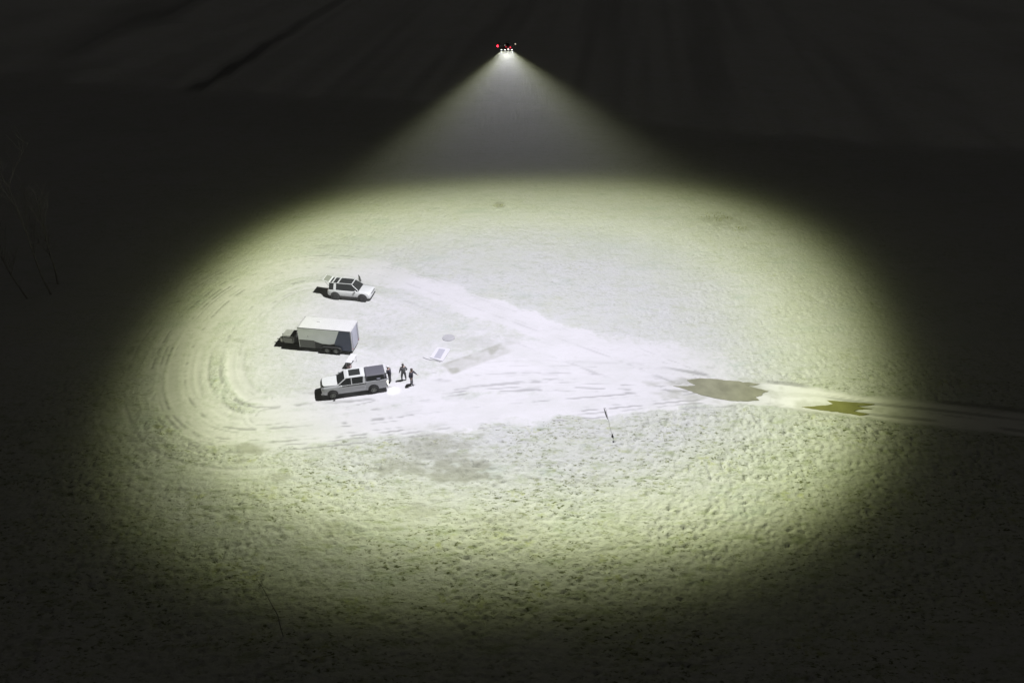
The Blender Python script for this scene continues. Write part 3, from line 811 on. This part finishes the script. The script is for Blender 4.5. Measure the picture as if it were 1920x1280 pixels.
# B: legs apart, elbows out
person(at(757.5, 713), R(20), stand(1.84, .19, ((-.31, -.04, 1.16), (.34, -.05, 1.18)), ((-.34, .08, .92), (.24, .10, 1.0))),
       [M['jacket_grey'], M['trouser_grey'], M['skin'], M['black']], 'person in grey jacket and trousers standing with legs apart, middle one of three', M['hair'], bulk=1.35)
# C: bulky dark jacket, arm reaching out, legs close
person(at(772, 721), R(-100), stand(1.84, .08, ((-.30, .22, 1.22), (.34, -.06, 1.14)), ((-.26, .46, 1.06), (.34, .06, .90)), lean=.06, stride=.09),
       [M['jacket_dark'], M['trouser_light'], M['skin'], M['black']], 'person in bulky dark jacket and pale trousers reaching one arm out, farthest right', M['hair'], bulk=1.6)
# A: at the tailgate with a white cap
person(at(732, 717), R(80), stand(1.84, .12, ((-.30, .16, 1.16), (.30, .18, 1.16)), ((-.22, .42, 1.08), (.22, .44, 1.08)), lean=.10),
       [M['jacket_dark'], M['trouser_grey'], M['skin'], M['black']], 'person in dark clothes and white cap leaning in at the tailgate of the pickup', M['cap'], bulk=1.35, cap=True)

# ------------------------------------------------------------------ folding table and things under it
def build_table():
    a = G(646, 679.5, .75); b = G(659, 679.5, .75); c = G(669, 663.5, .75); d = G(657.5, 663.5, .75)
    cen = (a+b+c+d)/4; ax = ((c+d)/2-(a+b)/2); Lg = ax.length; ang = math.atan2(ax.y, ax.x)
    z = ground_h(cen.x, cen.y)
    t = empty('folding_table', (cen.x, cen.y, z), ang, 'white folding table standing behind the pickup cab', 'table')
    bm = new(); box(bm, (0, 0, .735), (Lg, .62, .045), bevel=.01); ob('tabletop', bm, M['table'], t)
    for sx in (-1, 1):
        for sy in (-1, 1):
            bm = new(); tube(bm, (sx*(Lg/2-.18), sy*.24, .71), (sx*(Lg/2-.10), sy*.26, 0), .018, n=8); ob('leg', bm, M['steel'], t)
    return cen, ang
cen, ang = build_table()
pb = G(655, 689)
bm = new(); box(bm, (0, 0, .14), (.42, .34, .28), bevel=.01)
o = tag(ob('cardboard_box', bm, M['card'], None, loc=(pb.x, pb.y, ground_h(pb.x, pb.y)), rot=(0, 0, ang)), 'small reddish cardboard box on the ground by the white table', 'box')
bm = new(); box(bm, (0, 0, .146+.14), (.36, .05, .006)); ob('tape', bm, M['mat_white'], o)

# ------------------------------------------------------------------ landing pads on the dirt
p = at(841, 633.5)
bm = new()
n = 40; r = .63
top = [bm.verts.new((r*math.cos(2*math.pi*i/n), r*math.sin(2*math.pi*i/n), .03)) for i in range(n)]
bot = [bm.verts.new((r*1.02*math.cos(2*math.pi*i/n), r*1.02*math.sin(2*math.pi*i/n), -.04)) for i in range(n)]
bm.faces.new(top); bm.faces.new(bot[::-1])
for i in range(n): bm.faces.new((bot[i], bot[(i+1) % n], top[(i+1) % n], top[i]))
pad = tag(ob('landing_pad', bm, M['disc'], None, loc=p+Vector((0, 0, .03))), 'round grey landing pad lying on the pale dirt', 'landing pad')

c4 = [G(*q) for q in ((806, 671), (830, 678), (845, 655), (820, 651))]
mc = sum(c4, Vector())/4; mz = max(ground_h(q.x, q.y) for q in c4)+.02
t = empty('ground_mat', (mc.x, mc.y, mz), 0, 'white rectangular ground mat with a grey centre panel beside the landing pad', 'mat')
bm = new(); quadplate(bm, [(q.x-mc.x, q.y-mc.y, 0) for q in c4], .03, Vector((0, 0, 1))); ob('sheet', bm, M['mat_white'], t)
c5 = [G(*q) for q in ((813.5, 671), (826, 672.5), (835, 656), (823.5, 654.5))]
bm = new(); quadplate(bm, [(q.x-mc.x, q.y-mc.y, .034) for q in c5], .012, Vector((0, 0, 1))); ob('centre_panel', bm, M['mat_grey'], t)
bm = new(); pts = [at(*q)+Vector((0, 0, .03)) for q in ((793, 670), (800, 673), (808, 675), (818, 676), (826, 679))]
for a_, b_ in zip(pts, pts[1:]): tube(bm, a_, b_, .03, n=6)
tag(ob('cable', bm, M['disc']), 'thin grey cable lying along the near edge of the ground mat', 'cable')

# ------------------------------------------------------------------ windsock pole leaning in the grass
base = at(1148, 820)
topw = G(1135.5, 764, 2.9); 
t = empty('windsock', base, 0, 'thin leaning pole with a limp dark windsock, in the grass beside the track', 'windsock')
tv = topw-base
bm = new(); tube(bm, (0, 0, 0), tv, .014, .010, 8); ob('pole', bm, M['pole'], t)
bm = new(); rings = []
for k in range(7):
    f = k/6; cpt = tv*(1-.02-.36*f)+Vector((-.14*(1-f*.6), -.04, 0)); rad = (.035, .04, .055, .06, .055, .04, .02)[k]
    rings.append([tuple(cpt+Vector((rad*math.cos(a)*(1+.2*math.sin(3*a+k)), rad*.6*math.sin(a), 0))) for a in [2*math.pi*i/12 for i in range(12)]])
loft(bm, rings); ob('sock', bm, M['flag'], t, True)
bm = new(); tube(bm, tv*.985, tv*.985+Vector((-.2, -.03, .06)), .012, n=6); ob('hoop', bm, M['steel'], t)
bm = new(); box(bm, (0, 0, .09), (.17, .16, .16), bevel=.04); tube(bm, (0, 0, .18), (0, 0, .3), .04); ob('base_weight', bm, M['black'], t)

# ------------------------------------------------------------------ weeds and bare trees
def weed(px, py, label, r, h, n, seed, grp='weed clumps at the rim of the lit circle'):
    rnd = random.Random(seed); p = at(px, py); bm = new()
    for k in range(n):
        a = rnd.uniform(0, 6.28); q = r*math.sqrt(rnd.random()); x, y = q*math.cos(a)*1.5, q*math.sin(a)
        hh = h*rnd.uniform(.4, 1)*(1-.5*q/r); dx, dy = rnd.uniform(-.2, .2), rnd.uniform(-.2, .2); wv = rnd.uniform(.02, .05)
        v = [bm.verts.new(c) for c in ((x-wv, y, -.05), (x+wv, y, -.05), (x+dx+wv*.3, y+dy, hh), (x+dx-wv*.3, y+dy, hh*.96))]
        bm.faces.new(v)
    return tag(ob('weed_clump', bm, M['weed'], None, loc=p), label, 'weeds', grp)
weed(936, 386, 'dark weed clump alone near the far edge of the lit grass', .55, .22, 90, 1)
weed(1345, 408, 'wider clump of the scattered weeds at the upper right rim of the light', 1.4, .3, 110, 2)
weed(1386, 430, 'small clump of weeds below the wider one, upper right rim of the light', .9, .25, 60, 3)

def bare_tree(px, py, h, lean, label, seed, grp='bare trees in the dark on the left'):
    rnd = random.Random(seed); p = at(px, py)
    t = empty('bare_tree', p, 0, label, 'tree', grp)
    bt, bb = new(), new()
    def grow(bm, a, d, ln, r, lvl):
        segs = 5; pts = [a]; dd = d.copy()
        for k in range(segs):
            dd = (dd+Vector((rnd.uniform(-1, 1), rnd.uniform(-1, 1), rnd.uniform(-.2, .6)))*.10).normalized()
            nx_ = pts[-1]+dd*ln/segs
            tube(bm, pts[-1], nx_, r*(1-k/segs*.7), r*(1-(k+1)/segs*.7), 6); pts.append(nx_)
            if lvl < 3 and (k > 0 or lvl > 0):
                for q in range(2 if lvl else 3):
                    a_ = rnd.uniform(0, 6.28); side = Vector((math.cos(a_), math.sin(a_), rnd.uniform(.5, 1.2))).normalized()
                    grow(bb, nx_, (side*.8+dd*.5).normalized(), ln*rnd.uniform(.28, .42), r*.38, lvl+1)
    grow(bt, Vector((0, 0, -.2)), Vector((lean, 0, 1)).normalized(), h, .11, 0)
    ob('trunk', bt, M['bark'], t); ob('crown', bb, M['bark'], t)
    return t
bare_tree(96, 552, 12.5, -.22, 'tall bare tree leaning left, tallest in the dark at the left edge', 5)
bare_tree(108, 532, 9, .02, 'slim upright bare tree, right of the tall leaning one', 6)
bare_tree(52, 560, 8, -.30, 'low bare tree nearest the left edge of the photo', 8)

# slim dead sapling at the dark near edge
t = empty('sapling', at(532, 1196), 0, 'slim leafless sapling in the near grass at the lower left rim', 'sapling')
bm = new(); pts = [Vector((0, 0, 0)), Vector((-.05, 0, .9)), Vector((-.1, .1, 1.9)), Vector((-.5, .3, 3.0)), Vector((-.75, .4, 3.9)), Vector((-1.05, .5, 4.6))]
for k, (a_, b_) in enumerate(zip(pts, pts[1:])): tube(bm, a_, b_, .035-.005*k, .03-.005*k, 6)
ob('stem', bm, M['bark'], t)
bm = new(); rnd = random.Random(3)
for k in range(14):
    i = rnd.randint(1, 4); a_ = pts[i].lerp(pts[i+1], rnd.random()); tube(bm, a_, a_+Vector((rnd.uniform(-.3, .3), rnd.uniform(-.3, .3), rnd.uniform(.1, .35))), .007, .003, 5)
ob('twigs', bm, M['bark'], t)

# ------------------------------------------------------------------ the lighting drone
def build_drone():
    t = empty('lighting_drone', LAMP, 0, 'large multirotor drone hovering high with floodlights and red marker lamps lit', 'drone')
    bm = new(); box(bm, (0, 0, .22), (.52, .46, .20), bevel=.05); ob('fuselage', bm, M['drone'], t)
    bm = new(); box(bm, (0, 0, .36), (.34, .22, .12), bevel=.03); ob('battery', bm, M['black'], t)
    for k in range(6):
        a = math.pi/6+k*math.pi/3; e = Vector((.68*math.cos(a), .68*math.sin(a), .28))
        bm = new(); tube(bm, (.2*math.cos(a), .2*math.sin(a), .22), e, .022, .018, 8); arm = ob('arm', bm, M['drone'], t)
        bm = new(); tube(bm, e+Vector((0, 0, -.04)), e+Vector((0, 0, .07)), .045, .04, 12); ob('motor', bm, M['black'], arm)
        bm = new()
        q = random.uniform(0, 3.14)
        for s in (0, math.pi):
            dv = Vector((math.cos(q+s), math.sin(q+s), 0)); nv = Vector((-dv.y, dv.x, .15))
            c0 = e+Vector((0, 0, .085))
            vs = [c0+nv*.012, c0+dv*.12+nv*.035, c0+dv*.33+nv*.012, c0+dv*.33-nv*.012, c0+dv*.12-nv*.03, c0-nv*.012]
            quadplate(bm, vs, .006, Vector((0, 0, 1)))
        ob('propeller', bm, M['black'], arm)
    for s in (-1, 1):
        bm = new(); tube(bm, (s*.22, 0, .12), (s*.5, 0, -.10), .014); tube(bm, (s*.5, -.3, -.10), (s*.5, .3, -.10), .014); ob('landing_skid', bm, M['black'], t)
    # lamp bar with four heads
    bm = new(); box(bm, (0, -.05, .06), (1.05, .06, .05)); bar = ob('lamp_bar', bm, M['drone'], t)
    wh = glow('lit_floodlight', (1, 1, .97), 4)
    for k, x in enumerate((-.40, -.13, .13, .40)):
        bm = new(); box(bm, (x, -.05, -.0), (.16, .14, .08), bevel=.015); hd = ob('lamp_head', bm, M['drone'], t)
        bm = new(); lathe_y(bm, [(0, .065), (.03, .055), (.045, .03)], (0, 0, 0), 14); bmesh.ops.rotate(bm, cent=(0, 0, 0), matrix=Matrix.Rotation(R(-90), 3, 'X'), verts=bm.verts)
        ob('lens', bm, wh, hd, True, loc=(x, -.05, -.042))
        ld = bpy.data.lights.new('floodlight', 'SPOT'); ld.energy = LAMP_POWER/4; ld.spot_size = R(150); ld.spot_blend = .3
        ld.shadow_soft_size = .05; lamp_nodes(ld, AXES[k])
        l = bpy.data.objects.new('floodlight', ld); COL.objects.link(l); l.parent = t; l.location = (x, -.05, -.16)
        l.rotation_euler = AXES[k].to_track_quat('-Z', 'Y').to_euler()
    red = glow('lit_red_marker', (1, .015, .035), 9); redd = glow('lit_dim_red_marker', (1, .03, .06), 3); warm = glow('lit_white_marker', (1, .9, .7), 1.2); dimw = glow('lit_pale_marker', (.9, 1, .8), .35)
    for m, c, r_ in ((red, (-.70, -.1, .22), .075), (redd, (-.02, -.30, .20), .05), (redd, (.28, -.28, .16), .045), (warm, (.66, -.1, .36), .05), (dimw, (-.14, -.3, .33), .04), (glow('lit_pink_marker', (1, .55, .55), 1.6), (.12, -.28, .05), .055)):
        bm = new(); bmesh.ops.create_uvsphere(bm, u_segments=12, v_segments=8, radius=r_); ob('marker_lamp', bm, m, t, True, loc=c)
    return t
build_drone()

# ------------------------------------------------------------------ paired parts become parts of their own
def split_pieces(o, name=None):
    bm = bmesh.new(); bm.from_mesh(o.data); seen = set(); isl = []
    for v in bm.verts:
        if v in seen: continue
        st_ = [v]; g_ = []; seen.add(v)
        while st_:
            a = st_.pop(); g_.append(a.index)
            for e in a.link_edges:
                b = e.other_vert(a)
                if b not in seen: seen.add(b); st_.append(b)
        isl.append(set(g_))
    bm.free()
    for k, g_ in enumerate(isl):
        b2 = bmesh.new(); b2.from_mesh(o.data)
        bmesh.ops.delete(b2, geom=[v for v in b2.verts if v.index not in g_], context='VERTS')
        me = bpy.data.meshes.new(name or o.name); b2.to_mesh(me); b2.free()
        for m_ in o.data.materials: me.materials.append(m_)
        c = o.copy(); c.data = me; c.name = name or o.name.split('.')[0]; COL.objects.link(c)
    bpy.data.objects.remove(o)
for o in list(scn.objects):
    k = o.name.split('.')[0]
    if k in ('lower_cladding', 'pillar', 'strut', 'bumper', 'lock_bar', 'roof_trim'): split_pieces(o, k)
    elif k == 'eyes': split_pieces(o, 'eye')

# ------------------------------------------------------------------ haze
bm = new(); bmesh.ops.create_cube(bm, size=1)
for v in bm.verts: v.co = Vector((v.co.x*1900, v.co.y*2700+1230, v.co.z*52+23))
m = bpy.data.materials.new('haze'); m.use_nodes = True; N_ = m.node_tree.nodes; N_.remove(N_['Principled BSDF'])
pv = N_.new('ShaderNodeVolumePrincipled'); pv.inputs['Color'].default_value = (.95, .95, 1, 1); pv.inputs['Density'].default_value = .0005; pv.inputs['Anisotropy'].default_value = .0
m.node_tree.links.new(pv.outputs[0], N_['Material Output'].inputs['Volume'])
tag(ob('haze', bm, m), kind='stuff')
